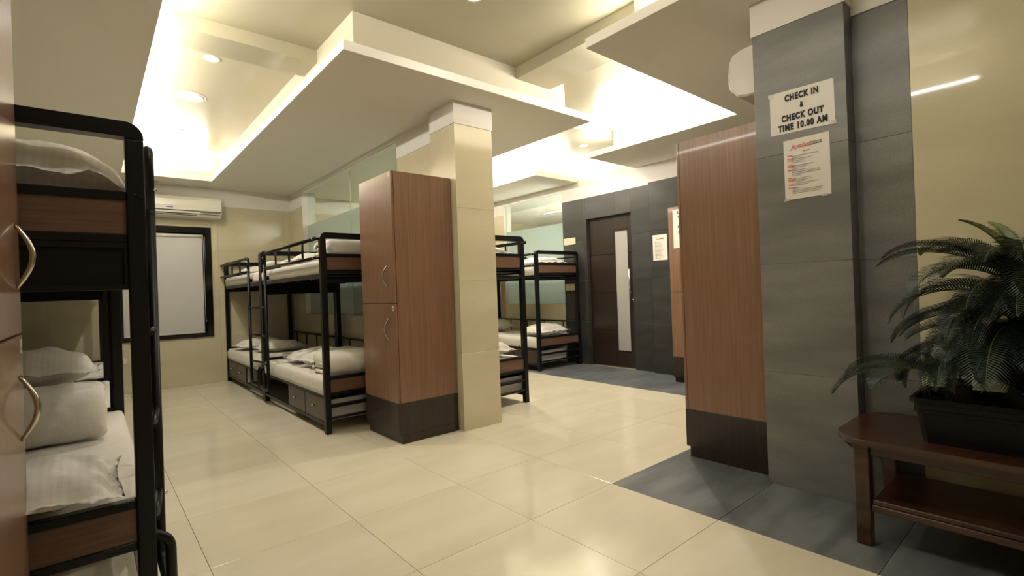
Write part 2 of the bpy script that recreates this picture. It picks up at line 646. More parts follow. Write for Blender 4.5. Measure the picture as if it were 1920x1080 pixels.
# door reveal
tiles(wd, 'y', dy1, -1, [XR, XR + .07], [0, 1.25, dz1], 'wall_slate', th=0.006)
struct(obj('trim_3', box(XR, XR + .07, dy0, dy1, dz1 - .005, dz1), 'dark'))

# partition with glass, and the cream column at its end
px0, px1 = 2.42, 2.62
py0, py1, pz0, pz1 = 4.57, 7.54, 0.91, 2.705
bm = bmesh.new()
addbox(bm, px0 + WT, px1 - WT, 3.78, py0, 0, ZT)
addbox(bm, px0 + WT, px1 - WT, py0, py1, 0, pz0)
addbox(bm, px0 + WT, px1 - WT, py0, py1, pz1, ZT)
addbox(bm, px0 + WT, px1 - WT, py1, YB, 0, ZT)
wp = wall('wall_divider', bm)
for xx, fc in ((px0 + WT, -1), (px1 - WT, 1)):
    tiles(wp, 'x', xx, fc, [3.78, py0], zcuts(2.53), 'wall_cream')
    tiles(wp, 'x', xx, fc, cuts(py0, py1, py0, 1.0), [0, 0.64, pz0], 'wall_cream')
    tiles(wp, 'x', xx, fc, [py1, YB], zcuts(2.50), 'wall_cream')
cx0, cx1, cy0, cy1 = 2.335, 2.73, 3.405, 3.78
wc = wall('wall_column', box(cx0 + WT, cx1 - WT, cy0 + WT, cy1, 0, ZT), 'grout')
tiles(wc, 'y', cy0 + WT, -1, [cx0, cx1], zcuts(2.56), 'wall_cream')
tiles(wc, 'x', cx0 + WT, -1, [cy0, cy1], zcuts(2.56), 'wall_cream')
tiles(wc, 'x', cx1 - WT, 1, [cy0, cy1], zcuts(2.56), 'wall_cream')
struct(obj('trim_4', box(cx0 - .006, cx1 + .006, cy0 - .006, cy1, 2.56, ZC + .01), 'paint'))
struct(obj('trim_5', box(px0 - .004, px1 + .004, 3.78, py0 - .002, 2.53, ZC + .01), 'paint'))
struct(obj('trim_6', box(px0 - .012, px1 + .012, py0, py1, pz1 + .012, ZC + .01), 'paint'))
struct(obj('trim_7', box(px0 - .004, px1 + .004, py1 + .002, YB, 2.50, ZC + .01), 'paint'))
struct(obj('trim_8', box(XL, px0, YB - .004, YB + .01, 2.50, ZC + .01), 'paint'))

# glazing
g1 = struct(obj('window_2', box(2.49, 2.52, py0, py1, pz0 - .004, pz0 + .006), 'chrome'))
for (a, b) in ((py0, 5.969), (5.973, py1)):
    obj('pane', box(2.500, 2.510, a, b, 2.222, pz1 + .01), 'glass', g1)
    obj('frosted_pane', box(2.500, 2.510, a, b, pz0 + .006, 2.222), 'frost', g1)
obj('joint', box(2.498, 2.512, 5.9675, 5.9745, pz0 + .006, pz1), 'socket', g1)
g2 = struct(obj('window_3', box(XR + .06, XR + .10, gy0, gy1, gz0 - .004, gz0 + .006), 'chrome'))
obj('pane', box(XR + .07, XR + .08, gy0, gy1, 2.19, gz1 + .01), 'glass', g2)
obj('frosted_pane', box(XR + .07, XR + .08, gy0, gy1, gz0 + .006, 2.19), 'frost', g2)

# the room behind the door wall
nx0, nx1 = XR + .19, 8.6
wk = wall('wall_beyond', box(nx1, nx1 + .1, 2.5, 9.0, 0, 2.75))
struct(obj('wall_beyond', box(nx0, nx1, 9.0, 9.1, 0, 2.75), 'wall_cream'))
struct(obj('wall_beyond', box(nx0, nx1, 2.4, 2.5, 0, 2.75), 'wall_cream'))
struct(obj('floor_beyond', box(nx0, nx1, 2.5, 9.0, -0.1, -0.002), 'floor_cream'))
struct(obj('ceiling_beyond', box(nx0, nx1, 2.5, 9.0, 2.75, 2.85), 'soffit'))
ld = bpy.data.lights.new('beyond_light', 'AREA')  # unseen uplight, added so the ceiling behind the glass looks brighter
ld.size = 1.2
ld.energy = 60
ld.color = WARM
lo = bpy.data.objects.new('beyond_light', ld)
COL.objects.link(lo)
lo.location = (7.4, 5.4, 0.9)
lo.rotation_euler = (math.pi, 0, 0)

# ceiling and soffits
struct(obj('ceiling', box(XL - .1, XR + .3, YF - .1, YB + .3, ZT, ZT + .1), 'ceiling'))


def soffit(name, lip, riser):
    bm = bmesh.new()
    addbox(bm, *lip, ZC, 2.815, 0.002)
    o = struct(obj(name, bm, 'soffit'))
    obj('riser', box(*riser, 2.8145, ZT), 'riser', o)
    return o


soffit('trim_9', (1.287, 3.72, 3.10, YB), (1.415, 3.50, 3.23, YB))
soffit('trim_10', (2.56, XR, YF, 2.16), (2.80, XR, YF, 1.93))
soffit('trim_11', (4.74, XR, 2.16, 4.01), (4.95, XR, 1.93, 3.78))
soffit('trim_12', (4.80, XR, 5.04, YB), (5.02, XR, 5.27, YB))
soffit('trim_13', (XL, 0.335, YF, YB), (XL, 0.18, YF, YB))
soffit('trim_14', (0.335, 1.287, 7.61, YB), (0.18, 1.415, 7.78, YB))
for nm, a in (('trim_15', (0.18, 1.415, 3.925, 4.235)), ('trim_16', (2.89, 3.30, YF, 3.23)), ('trim_17', (3.50, XR, 3.85, 4.55)),
              ('trim_18', (0.18, 2.89, -0.5, -0.2))):
    struct(obj(nm, box(*a, 3.0, ZT), 'ceiling'))

# ------------------------------------------------------------------ window with roller blind
wn1 = struct(obj('window_1', box(wx0 + .07, wx1 - .07, YB + .14, YB + .15, wz0 + .05, wz1 - .07), 'dark'))
bm = bmesh.new()
fy0, fy1 = YB - .018, YB + .16
addbox(bm, wx0, wx0 + .07, fy0, fy1, wz0, wz1, .003)
addbox(bm, wx1 - .075, wx1, fy0, fy1, wz0, wz1, .003)
addbox(bm, wx0 + .07, wx1 - .075, fy0, fy1, wz1 - .085, wz1, .003)
addbox(bm, wx0 + .07, wx1 - .075, fy0, fy1, wz0, wz0 + .06, .003)
obj('window_frame', bm, 'granite', wn1)
bl = thing('roller_blind', 'white roller blind pulled down inside the black window surround', 'blind', (0.78, YB + .03, 2.06))
bx = 0.45
bm = bmesh.new()
nn = 24
for i in range(nn):
    z0 = -0.015 - (1.315) * i / nn
    z1 = -0.015 - (1.315) * (i + 1) / nn
    addbox(bm, -bx, bx, -.0006, .0006, z1, z0)
obj('blind_fabric', bm, 'melamine', bl)
obj('blind_tube', cyl((-bx - .01, 0, 0.01), 0.026, 2 * bx + .02, 'x'), 'plastic', bl, True)
obj('bottom_bar', box(-bx, bx, -.008, .008, -1.352, -1.328, .003), 'plastic', bl)
bm = bmesh.new()
addtube(bm, rounded([(bx + .012, -.012, 0.0), (bx + .016, -.012, -1.16), (bx + .030, -.012, -1.20), (bx + .036, -.012, -1.16), (bx + .030, -.012, 0.0)], .02), .0028, 6)
obj('bead_cord', bm, 'plastic', bl, True)

# ------------------------------------------------------------------ door
dr = struct(obj('door_1', box(XR + .070, XR + .11, dy0 + .005, dy1 - .02, 0.006, dz1 - .03), 'dark'))
dx = XR + .070
zz = [0.006, 0.52, 1.07, 1.62, dz1 - .03]
ga, gb, gza, gzb = 4.21, 4.43, 0.24, 1.94
for a, b in zip(zz, zz[1:]):
    for (p, q, r_, s) in subtract([(dy0 + .005, dy1 - .02, a, b)], (ga - .012, gb + .012, gza - .012, gzb + .012)):
        obj('door_panel', box(dx - .012, dx, p, q, r_ + .003, s - .003, .002), 'wenge', dr)
bm = bmesh.new()
for (a, b, c, d) in ((ga - .012, ga, gza - .012, gzb + .012), (gb, gb + .012, gza - .012, gzb + .012), (ga, gb, gzb, gzb + .012), (ga, gb, gza - .012, gza)):
    addbox(bm, dx - .016, dx, a, b, c, d)
obj('glazing_bead', bm, 'wenge', dr)
obj('frosted_pane', box(dx - .006, dx - .001, ga, gb, gza, gzb), 'frost_white', dr)
bm = bmesh.new()
addtube(bm, [(dx - .062, 4.165, 1.02), (dx - .062, 4.165, 1.39)], .009, 12)
addtube(bm, [(dx - .012, 4.165, 1.07), (dx - .062, 4.165, 1.07)], .007, 10)
addtube(bm, [(dx - .012, 4.165, 1.34), (dx - .062, 4.165, 1.34)], .007, 10)
obj('door_handle', bm, 'chrome', dr, True)
bm = bmesh.new()
addcyl(bm, (dx - .030, 4.135, 0.955), .018, .018, 'x')
addcyl(bm, (dx - .038, 4.135, 0.955), .008, .010, 'x')
obj('lock', bm, 'chrome', dr, True)
bm = bmesh.new()
addbox(bm, dx - .014, dx + .04, dy1 - .02, dy1, 0, dz1)
addbox(bm, dx - .014, dx + .04, dy0, dy1 - .02, dz1 - .028, dz1)
obj('door_frame', bm, 'wenge', dr)


# ------------------------------------------------------------------ lockers
def locker(label, loc, rz, w_=0.592, d_=0.54, top=2.11, seam=1.085, base=0.315, handle='right', stickers=True):
    t = thing('locker', label, 'locker', loc, rz, 'tall two-door lockers')
    dt = 0.018
    obj('carcass', box(0, w_, dt + .003, d_, base, top, .0015), 'wood', t)
    obj('base_box', box(0, w_, 0.0, d_, 0.065, base - .002, .0015), 'wenge', t)
    obj('plinth', box(0.006, w_, 0.028, d_, 0, 0.065), 'wenge', t)
    for k, (a, b) in enumerate(((seam + .003, top), (base + .002, seam - .003))):
        dr_ = obj('door', box(0.002, w_ - .002, 0, dt, a, b, .0015), 'wood', t)
        hx = w_ - .105 if handle == 'right' else 0.105
        zc = 1.30 if k == 0 else 0.885
        pts = []
        bow = .016 if handle == 'right' else -.016
        for i in range(13):
            s = i / 12
            pts.append((hx - bow * math.sin(math.pi * s), -0.036 * math.sin(math.pi * s), zc - .088 + .176 * s))
        bm = bmesh.new()
        addtube(bm, pts, [0.0045 + .0028 * math.sin(math.pi * i / 12) for i in range(13)], 10)
        obj('handle', bm, 'chrome', dr_, True)
        if stickers:
            sx = w_ - .034 if handle == 'right' else .034
            sz = b - .03
            obj('number_label', box(sx - .013, sx + .013, -.0012, .0002, sz - .022, sz + .018), 'paper', dr_)
            if k == 1:
                obj('label_print', box(sx - .008, sx + .008, -.0018, -.0008, sz - .012, sz - .002), 'grey_ink', dr_)
    return t


locker('brown laminate locker with dark base standing against the cream column', (1.782, 4.07, 0), -math.pi / 2, 0.592, 0.545)
locker('brown locker cropped by the left edge, at the foot of the nearest bunk', (-0.15, 1.425, 0), math.pi / 2, 0.585, 0.54)
locker('brown locker beside the grey column, its plain side facing the aisle', (3.62, 1.815, 0), math.pi, 0.57, 0.545, handle='left')
locker('far brown locker on the slate wall with a paper notice on its door', (5.24, 3.255, 0), -math.pi / 2, 0.60, 0.375, top=2.06, seam=1.06, base=0.30, stickers=False)


# ------------------------------------------------------------------ bunk beds
BL, BH = 1.95, 1.70


def bunk(label, x, y, sx, sy, W=0.86, dl=0.0, BH=1.70, uo=-0.036, GZ=None):
    """local u runs from the aisle to the wall, v from the ladder end to the drawer end"""
    t = thing('bunk_bed', label, 'bunk bed', (x, y, 0), 0, 'black steel bunk beds')
    ps = 0.05

    def B(u0, u1, v0, v1, z0, z1, bev=.003, seg=1):
        return box(sx * u0, sx * u1, sy * v0, sy * v1, z0, z1, bev=bev, seg=seg)

    def P(u, v, z):
        return (sx * u, sy * v, z)
    # end frames: posts and rounded top rail
    for v0 in (0.0, BL - ps):
        for u0 in (0.0, W - ps):
            obj('post', B(u0, u0 + ps, v0, v0 + ps, 0.0, BH - .055, .005, 2), 'black', t)
        bm = bmesh.new()
        # the bent top: square tube with rounded corners
        R_ = .05
        prof = []
        for (cx_, a0, a1) in ((R_, math.pi, math.pi / 2), (W - R_, math.pi / 2, 0)):
            for k in range(7):
                a = a0 + (a1 - a0) * k / 6
                prof.append((cx_ + R_ * math.cos(a), BH - R_ + R_ * math.sin(a)))
        outer = [(0, BH - .055)] + prof + [(W, BH - .055)]
        inner = [(ps, BH - .055), (ps, BH - .05), (W - ps, BH - .05), (W - ps, BH - .055)]
        poly = outer + inner[::-1]
        a = [bm.verts.new(P(u, v0, z)) for u, z in poly]
        b = [bm.verts.new(P(u, v0 + ps, z)) for u, z in poly]
        n = len(poly)
        f1 = bm.faces.new(a)
        f2 = bm.faces.new(b[::-1])
        for i in range(n):
            bm.faces.new((a[i], b[i], b[(i + 1) % n], a[(i + 1) % n]))
        bmesh.ops.triangulate(bm, faces=[f1, f2])
        obj('top_rail', bm, 'black', t)
        vi = v0 + .012
        for (za, zb) in ((1.385, 1.495), (0.345 + dl, 0.452 + dl)):
            obj('end_panel', B(ps, W - ps, vi, vi + .024, za, zb, .001), 'wood_h', t)
            obj('end_rail', B(ps, W - ps, v0 + .006, v0 + .044, zb, zb + .028), 'black', t)
            obj('end_rail', B(ps, W - ps, v0 + .006, v0 + .044, za - .028, za), 'black', t)
    # ladder end board under the upper bunk, and open double rails at the other
    if True:
        obj('end_board', B(ps, W - ps, .014, .036, 1.205, 1.357, .002), 'board', t)
        bm = bmesh.new()
        for q in ((ps, W - ps, 1.205, 1.222), (ps, W - ps, 1.340, 1.357), (ps, ps + .012, 1.222, 1.34), (W - ps - .012, W - ps, 1.222, 1.34)):
            addbox(bm, sx * q[0], sx * q[1], sy * .006, sy * .014, q[2], q[3], .0015)
        obj('board_frame', bm, 'black', t)
    ve = BL - ps
    obj('end_rail', B(ps, W - ps, ve + .006, ve + .044, 1.275, 1.305), 'black', t)
    obj('end_rail', B(ps, W - ps, ve + .006, ve + .044, 0.215, 0.243), 'black', t)
    obj('end_rail', B(ps, W - ps, ve + .006, ve + .044, 0.118, 0.136), 'black', t)
    # side rails and bunk boards
    for u0 in (0.008, W - .042):
        for z0, z1 in ((1.315, 1.375), (0.295 + dl, 0.350 + dl)):
            obj('side_rail', B(u0, u0 + .034, ps, BL - ps, z0, z1), 'black', t)
    for z in (1.335, 0.305 + dl):
        obj('bunk_board', B(.042, W - .042, ps, BL - ps, z, z + .018, 0), 'board', t)
        for k in range(4):
            v = .3 + k * .42
            obj('cross_bar', B(.042, W - .042, v, v + .03, z - .03, z, 0), 'black', t)
    # lower rail on the wall side
    if True:
        bm = bmesh.new()
        addtube(bm, [P(W - .025, ps, .645), P(W - .025, BL - ps, .645)], .012, 8)
        for k in range(4):
            v = .35 + k * .42
            addtube(bm, [P(W - .025, v, .35), P(W - .025, v, .645)], .009, 8)
        obj('wall_side_rail', bm, 'black', t, True)
        bm = bmesh.new()
        addtube(bm, [P(W - .025, ps, 1.62), P(W - .025, BL - ps, 1.62)], .012, 8)
        addtube(bm, [P(W - .025, ps, 1.50), P(W - .025, BL - ps, 1.50)], .010, 8)
        obj('wall_side_rail', bm, 'black', t, True)
    # guard rail with ladder
    GZ = GZ or BH - .055
    lv = .36
    bm = bmesh.new()
    addtube(bm, rounded([P(uo, BL - .02, GZ), P(uo, lv, GZ), P(uo, lv, 1.50)], .05), .0165, 12)
    addtube(bm, [P(uo, BL - .02, 1.485), P(uo, lv, 1.485)], .0135, 10)
    for v in (lv + .42, lv + .86, lv + 1.25):
        addtube(bm, [P(uo, v, 1.485), P(uo, v, GZ)], .010, 8)
    obj('guard_rail', bm, 'black', t, True)
    bm = bmesh.new()
    addtube(bm, rounded([P(uo, lv, 1.52), P(uo, lv, 0.165), P(uo, .035, 0.165), P(uo, .035, 0.36), P(.02, .035, 0.40)], .065), .0165, 12)
    ldr = obj('ladder', bm, 'black', t, True)
    for z in (1.06, 0.745, 0.435):
        obj('rung', tube([P(uo, lv, z), P(uo + .035, .045, z)], .011, 8), 'black', ldr, True)
    for (v, z) in ((lv, 1.60), (lv, .42), (BL - .03, BH - .055), (BL - .03, 1.485)):
        obj('bolt', tube([P(uo - .014, v - .006, z), P(uo - .020, v - .012, z)], .007, 8), 'chrome', t, True)
    for z in (BH - .055, 1.485):
        obj('bracket', tube([P(uo, BL - .025, z), P(.01, BL - .025, z)], .010, 8), 'black', t, True)
    # brackets tying the ladder to the post
    obj('bracket', B(uo, .004, lv - .004, lv + .004, 1.36, 1.40, 0), 'black', t)
    # drawers under the lower bunk
    for k in range(2):
        v1 = BL - ps - .012 - k * .508
        v0 = v1 - .495
        dn = obj('drawer', B(.012, .030, v0, v1, .095, .292, .002), 'drawer', t)
        obj('knob', tube([P(.012, (v0 + v1) / 2, .205), P(-.006, (v0 + v1) / 2, .205), P(-.014, (v0 + v1) / 2, .205)], [.005, .005, .010], 12), 'chrome', dn, True)
        bm = bmesh.new()
        for q in ((.030, .60, v0, v0 + .012), (.030, .60, v1 - .012, v1), (.588, .60, v0 + .012, v1 - .012)):
            addbox(bm, sx * q[0], sx * q[1], sy * q[2], sy * q[3], .11, .275)
        addbox(bm, sx * .03, sx * .60, sy * v0, sy * v1, .100, .110)
        obj('drawer_box', bm, 'melamine', dn)
    obj('shelf_rail', B(.008, .030, ps, BL - ps, .068, .094, 0), 'black', t)
    return t


A1 = (1.480, 4.19)
bunk('bunk bed directly behind the locker at the cream column, left side', 1.482, 4.19 + BL, 1, -1, W=.90)
bunk('bunk bed in the far corner under the glass partition', 1.482, 6.145, 1, 1, W=.90)
bunk('nearest bunk bed, cropped at the left edge, its ladder pole toward the aisle', 0.150, 2.02, -1, 1, W=.84, dl=.045, BH=1.75, uo=-.040, GZ=1.765)
bunk('second bunk bed of the left row, seen through the nearest one', 0.135, 3.985 + BL, -1, -1, W=.825)
bunk('last bunk bed of the left row, in front of the roller blind', 0.135, 5.945, -1, 1, W=.825)
bunk('bunk bed partly hidden behind the right side of the cream column', 3.415, 3.79 + BL, -1, -1, W=.775)
bunk('second bunk bed behind the cream column, touching the back wall', 3.415, 5.745, -1, 1, W=.775)
bunk('bunk bed beside the dark door under the frosted glass', 4.765, 5.05 + BL, 1, -1, W=.88)


# ------------------------------------------------------------------ bedding
def fbm(p, s):
    return noise.noise(Vector(p) * s)


def mattress(label, x0, x1, y0, y1, z0, z1, seed=0.0, wr=.004):
    """fitted sheet over a thin mattress"""
    cx, cy = (x0 + x1) / 2, (y0 + y1) / 2
    W, L = (x1 - x0) / 2, (y1 - y0) / 2
    bm = bmesh.new()
    nx, ny = 26, 52
    e = .028
    H = z1 - z0

    def prof(i, n, half):
        # parameter across: side bottom, side, rounded top
        s = i / n * 2 - 1
        return s * half
    top = {}
    for i in range(nx + 1):
        for j in range(ny + 1):
            a = i / nx * 2 - 1
            b = j / ny * 2 - 1
            a = math.copysign(1 - (1 - abs(a)) ** 1.35, a)
            b = math.copysign(1 - (1 - abs(b)) ** 1.15, b)
            x, y = a * W, b * L
            d = min(W - abs(x), L - abs(y))
            drop = 0
            if d < e:
                drop = e - math.sqrt(max(0, e * e - (e - d) ** 2))
            z = H - drop
            nz = fbm((x + seed, y, 0), 3.0) * wr * 1.5 + abs(fbm((x * 1.5 + seed, y * 3, 5), 5.0)) * wr
            top[i, j] = bm.verts.new((x, y, z + nz * min(1, d / .05)))
    for i in range(nx):
        for j in range(ny):
            bm.faces.new((top[i, j], top[i + 1, j], top[i + 1, j + 1], top[i, j + 1]))
    rim = [top[i, 0] for i in range(nx + 1)] + [top[nx, j] for j in range(1, ny + 1)] + [top[i, ny] for i in range(nx - 1, -1, -1)] + [top[0, j] for j in range(ny - 1, 0, -1)]
    prev = rim
    for k, zz_ in enumerate((H * .55, H * .25, 0.0)):
        ring = []
        for v in rim:
            o_ = .006 * fbm((v.co.x * 2 + seed, v.co.y * 2, zz_), 8) + (.004 if k == 0 else 0)
            sgn = Vector((v.co.x / W, v.co.y / L, 0))
            ring.append(bm.verts.new((v.co.x + o_ * sgn.x, v.co.y + o_ * sgn.y, zz_)))
        n = len(rim)
        for q in range(n):
            bm.faces.new((prev[q], ring[q], ring[(q + 1) % n], prev[(q + 1) % n]))
        prev = ring
    bm.faces.new(prev[::-1])
    o = obj('mattress', bm, 'sheet', None, True, loc=(cx, cy, z0))
    return tag(o, label, 'mattress', 'sheeted bunk mattresses')


def pillow(label, x, y, z, rz=0.0, w_=.60, l_=.38, h=.14, seed=0.0, tilt=0.0, mat='linen', flange=.035, roll=0.0, grp='white pillows on the bunks', crease=.012, droop=0.0):
    """w_ along local x, l_ along local y"""
    bm = bmesh.new()
    nx, ny = 40, 28
    V = {}
    for side in (1, -1):
        for i in range(nx + 1):
            for j in range(ny + 1):
                a, b = i / nx * 2 - 1, j / ny * 2 - 1
                edge = (i in (0, nx) or j in (0, ny))
                if side == -1 and edge:
                    V[-1, i, j] = V[1, i, j]
                    continue
                # sides pull in, corners stay out
                ex = 1 - .07 * (1 - b * b) * abs(a) ** 3
                ey = 1 - .09 * (1 - a * a) * abs(b) ** 3
                x_, y_ = a * ex * (w_ / 2), b * ey * (l_ / 2)
                fa = max(0.0, 1 - (abs(a) / (1 - flange * 2 / w_)) ** 2.6)
                fb = max(0.0, 1 - (abs(b) / (1 - flange * 2 / l_)) ** 2.4)
                t = (fa * fb) ** .5
                zt = h * (.62 if side == 1 else .38) * t
                wv = fbm((a * 1.6 + seed, b * 1.4, side), 1.6) * h * .16 * t
                edgeness = max(abs(a), abs(b)) ** 3
                ang = math.atan2(b, a)
                wk = crease * edgeness * (math.sin(ang * 17 + seed * 3) * .5 + fbm((a * 5 + seed, b * 5, 2), 1.5)) * (1 if not edge else .8)
                z_ = side * zt + wv + wk
                V[side, i, j] = bm.verts.new((x_, y_, z_))
    for side in (1, -1):
        for i in range(nx):
            for j in range(ny):
                q = [V[side, i, j], V[side, i + 1, j], V[side, i + 1, j + 1], V[side, i, j + 1]]
                bm.faces.new(q if side == 1 else q[::-1])
    zmin = min(v.co.z for v in bm.verts if abs(v.co.x) < w_ * .3 and abs(v.co.y) < l_ * .3)
    for v in bm.verts:
        # edges sag onto the bed
        v.co.z = max(v.co.z - zmin, -.002 + .004 * fbm((v.co.x, v.co.y, seed), 20))
        if v.co.z < .012: v.co.z = max(v.co.z, .001)
    if droop:
        for v in bm.verts:
            k = max(0.0, (v.co.x - w_ * .30) / (w_ * .2)) * max(0.0, min(1.0, (-v.co.y + .02) / (l_ * .5)))
            v.co.z -= droop * k ** 1.3
            v.co.y -= .03 * k
    o = obj('pillow', bm, mat, None, True, loc=(x, y, z), recalc=False)
    o.rotation_euler = (tilt, roll, rz)
    return tag(o, label, 'pillow', grp)


def duvet(label, x, y, z, rz=0.0, w_=.62, d_=.42, layers=3, th=.055, seed=0.0, quilt=False):
    """a folded duvet: one thick sheet run back and forth, wrapped over; w_ is the length of the fold"""
    hd = d_ / 2 - th * .8
    path = []
    zc = th * .55
    s = 1
    pts = []
    for k in range(layers):
        a, b = (-hd, hd) if s == 1 else (hd, -hd)
        if k == 0: a *= .6
        for i in range(9):
            pts.append((a + (b - a) * i / 8, zc))
        if k < layers - 1:
            for i in range(1, 6):
                an = math.pi * i / 6
                pts.append((b + s * math.sin(an) * th * .5, zc + th * .5 - math.cos(an) * th * .5))
        zc += th
        s = -s
    # wrap over the end down to the bottom
    b = pts[-1][0]
    sg = 1 if b > 0 else -1
    top = pts[-1][1]
    for i in range(1, 11):
        an = math.pi * i / 10
        R_ = (top - th * .55) / 2
        pts.append((b + sg * math.sin(an) * (R_ * .55 + th * .4), top - R_ + math.cos(an) * R_))
    P2 = [Vector((p[0], 0, p[1])) for p in pts]
    outl, outr = [], []
    n = len(P2)
    for i, p in enumerate(P2):
        d = (P2[min(i + 1, n - 1)] - P2[max(i - 1, 0)]).normalized()
        nrm = Vector((-d.z, 0, d.x))
        t_ = th * .5 * (.90 if 0 < i < n - 1 else .5)
        outl.append((p, nrm * t_))
        outr.append((p, -nrm * t_))
    pairs = outl + outr[::-1]
    loop = [a + b for a, b in pairs]
    m_ = len(loop)
    nseg = 34
    bm = bmesh.new()
    rings = []
    zmin = min(p.z for p in loop)
    cz = sum(p.z for p in loop) / m_
    for j in range(nseg + 1):
        s_ = j / nseg * 2 - 1
        s_ = math.copysign(1 - (1 - abs(s_)) ** 1.4, s_)
        endp = 1 - .05 * abs(s_) ** 6
        ring = []
        ee = max(0.0, (abs(s_) - .91) / .09)
        kk = max(.18, math.sqrt(max(0.0, 1 - ee * ee)))
        for q, (pc, of) in enumerate(pairs):
            p = pc + of * kk
            yy = s_ * w_ / 2
            w1 = fbm((p.x * 3 + seed, yy * 9, p.z * 3), 1.5) * .010
            w2 = fbm((p.x * 9 + seed, yy * 26, p.z * 9), 1.0) * .005
            qd = 0
            if quilt:
                qd = -.012 * math.exp(-((yy - .10) / .012) ** 2)
            dirv = Vector((p.x, 0, p.z - cz)).normalized()
            v = Vector((p.x, yy, (p.z - cz) * endp + cz)) + dirv * (w1 + w2 + qd)
            v.y += .022 * fbm((p.x * 6, p.z * 9, seed + s_), 1.0)
            v.z = max(v.z - zmin, .001)
            ring.append(bm.verts.new(v))
        rings.append(ring)
    for a, b in zip(rings, rings[1:]):
        for q in range(m_):
            bm.faces.new((a[q], b[q], b[(q + 1) % m_], a[(q + 1) % m_]))
    f1 = bm.faces.new(rings[0])
    f2 = bm.faces.new(rings[-1][::-1])
    bmesh.ops.triangulate(bm, faces=[f1, f2])
    o = obj('folded_duvet', bm, 'duvet', None, True, loc=(x, y, z))
    o.rotation_euler = (0, 0, rz)
    return tag(o, label, 'duvet', 'folded white duvets')


ZL, ZU = 0.325, 1.355           # underside of mattresses
TL, TU = 0.465, 1.475           # tops


def pair(where, x0, x1, y0, y1, seed, dl=0.0):
    mattress('lower white mattress of ' + where, x0, x1, y0 + .056, y1 - .056, ZL + dl, TL + dl, seed)
    mattress('upper white mattress of ' + where, x0, x1, y0 + .056, y1 - .056, ZU, TU, seed + 4)


pair('the bunk behind the column locker', 1.487, 2.325, 4.19, 4.19 + BL, 1.0)
pair('the bunk in the far corner', 1.487, 2.325, 6.145, 6.145 + BL, 2.0)
pair('the nearest bunk at the left edge', -.64, .145, 2.02, 2.02 + BL, 3.0, .045)
pair('the second bunk of the left row', -.64, .130, 3.985, 3.985 + BL, 3.3)
pair('the last bunk of the left row', -.64, .130, 5.945, 5.945 + BL, 3.6)
pair('the bunk beside the cream column', 2.695, 3.410, 3.79, 3.79 + BL, 4.0)
pair('the bunk behind the column at the back wall', 2.695, 3.410, 5.745, 5.745 + BL, 5.0)
pair('the bunk beside the dark door', 4.770, 5.590, 5.05, 5.05 + BL, 6.0)

# bunk behind the locker (near)
duvet('thick folded duvet on the lower bunk behind the column locker', 1.90, 4.49, TL, math.pi / 2, .70, .42, 4, .048, 1.2)
duvet('folded duvet on the upper bunk touching its near end frame', 1.92, 4.47, TU, math.pi / 2, .68, .38, 4, .048, 7.7)
pillow('plump pillow lying across the lower bunk behind the folded duvet', 1.88, 5.02, TL, 0.10, .66, .40, .17, 1.0)
pillow('pillow on the lower bunk beside the ladder, behind the plump one', 1.86, 5.46, TL, -0.08, .62, .40, .14, 2.0)
pillow('pillow on the upper bunk between ladder and folded duvet', 1.84, 5.20, TU, 0.05, .60, .40, .13, 3.3)
pillow('pillow at the ladder end of the upper bunk behind the locker', 1.86, 5.72, TU, -0.05, .60, .38, .11, 3.9)
# far corner bunk
pillow('pointed-corner pillow near the back wall on the far lower bunk', 1.80, 7.55, TL, 0.12, .62, .42, .14, 4.1)
pillow('pillow in mid-bed on the far corner lower bunk', 1.90, 6.95, TL, -0.05, .60, .42, .13, 4.4)
pillow('pillow near the back wall on the far corner upper bunk', 1.84, 7.50, TU, 0.0, .60, .42, .12, 4.9)
duvet('folded duvet on the far corner upper bunk beside its near post', 1.92, 6.55, TU, math.pi / 2, .62, .34, 3, .045, 2.1)
# nearest bunk
TN = TL + .045
duvet('folded quilted duvet in mid-bed on the nearest lower bunk', -.29, 3.34, TN, math.pi / 2, .68, .42, 4, .062, 5.1, quilt=True)
pillow('lower of two stacked pillows at the far end of the nearest bunk', -.29, 3.765, TN, 0.05, .64, .42, .22, 6.0)
pillow('upper of two stacked pillows at the far end of the nearest bunk', -.27, 3.70, TN + .20, -0.04, .64, .42, .20, 6.6)
pillow('white pillow with open flap at the near end of the nearest lower bunk', -.23, 2.15, TN + .022, 0.0, .62, .42, .125, 7.2, tilt=.04, crease=.016, droop=.02)
pillow('tan uncovered pillow under the white one at the near end of the bunk', -.36, 2.27, TN, 0.0, .52, .36, .05, 7.9, mat='ticking', flange=.008)
pillow('pale striped pillow overhanging the upper rail of the nearest bunk', -.205, 2.27, TU + .03, 0.0, .70, .46, .19, 8.3, roll=.03, crease=.018, droop=.06)
# bunk beside the column
pillow('pillow on the upper bunk just right of the cream column', 3.04, 4.08, TU, 0.0, .62, .42, .14, 9.1)
pillow('white pillow on the lower bunk just right of the cream column', 3.05, 4.10, TL, 0.0, .64, .44, .16, 9.9)
# bunk beside the door
pillow('pillow on the upper bunk beside the dark door', 5.17, 5.34, TU, 0.0, .68, .44, .14, 10.4)
pillow('big soft pillow on the lower bunk beside the dark door', 5.15, 5.34, TL, 0.06, .70, .46, .17, 11.7)
pillow('round-ended bolster pillow deep on the lower bunk by the door wall', 5.22, 6.60, TL, math.pi / 2, .50, .42, .22, 12.3, flange=.01)


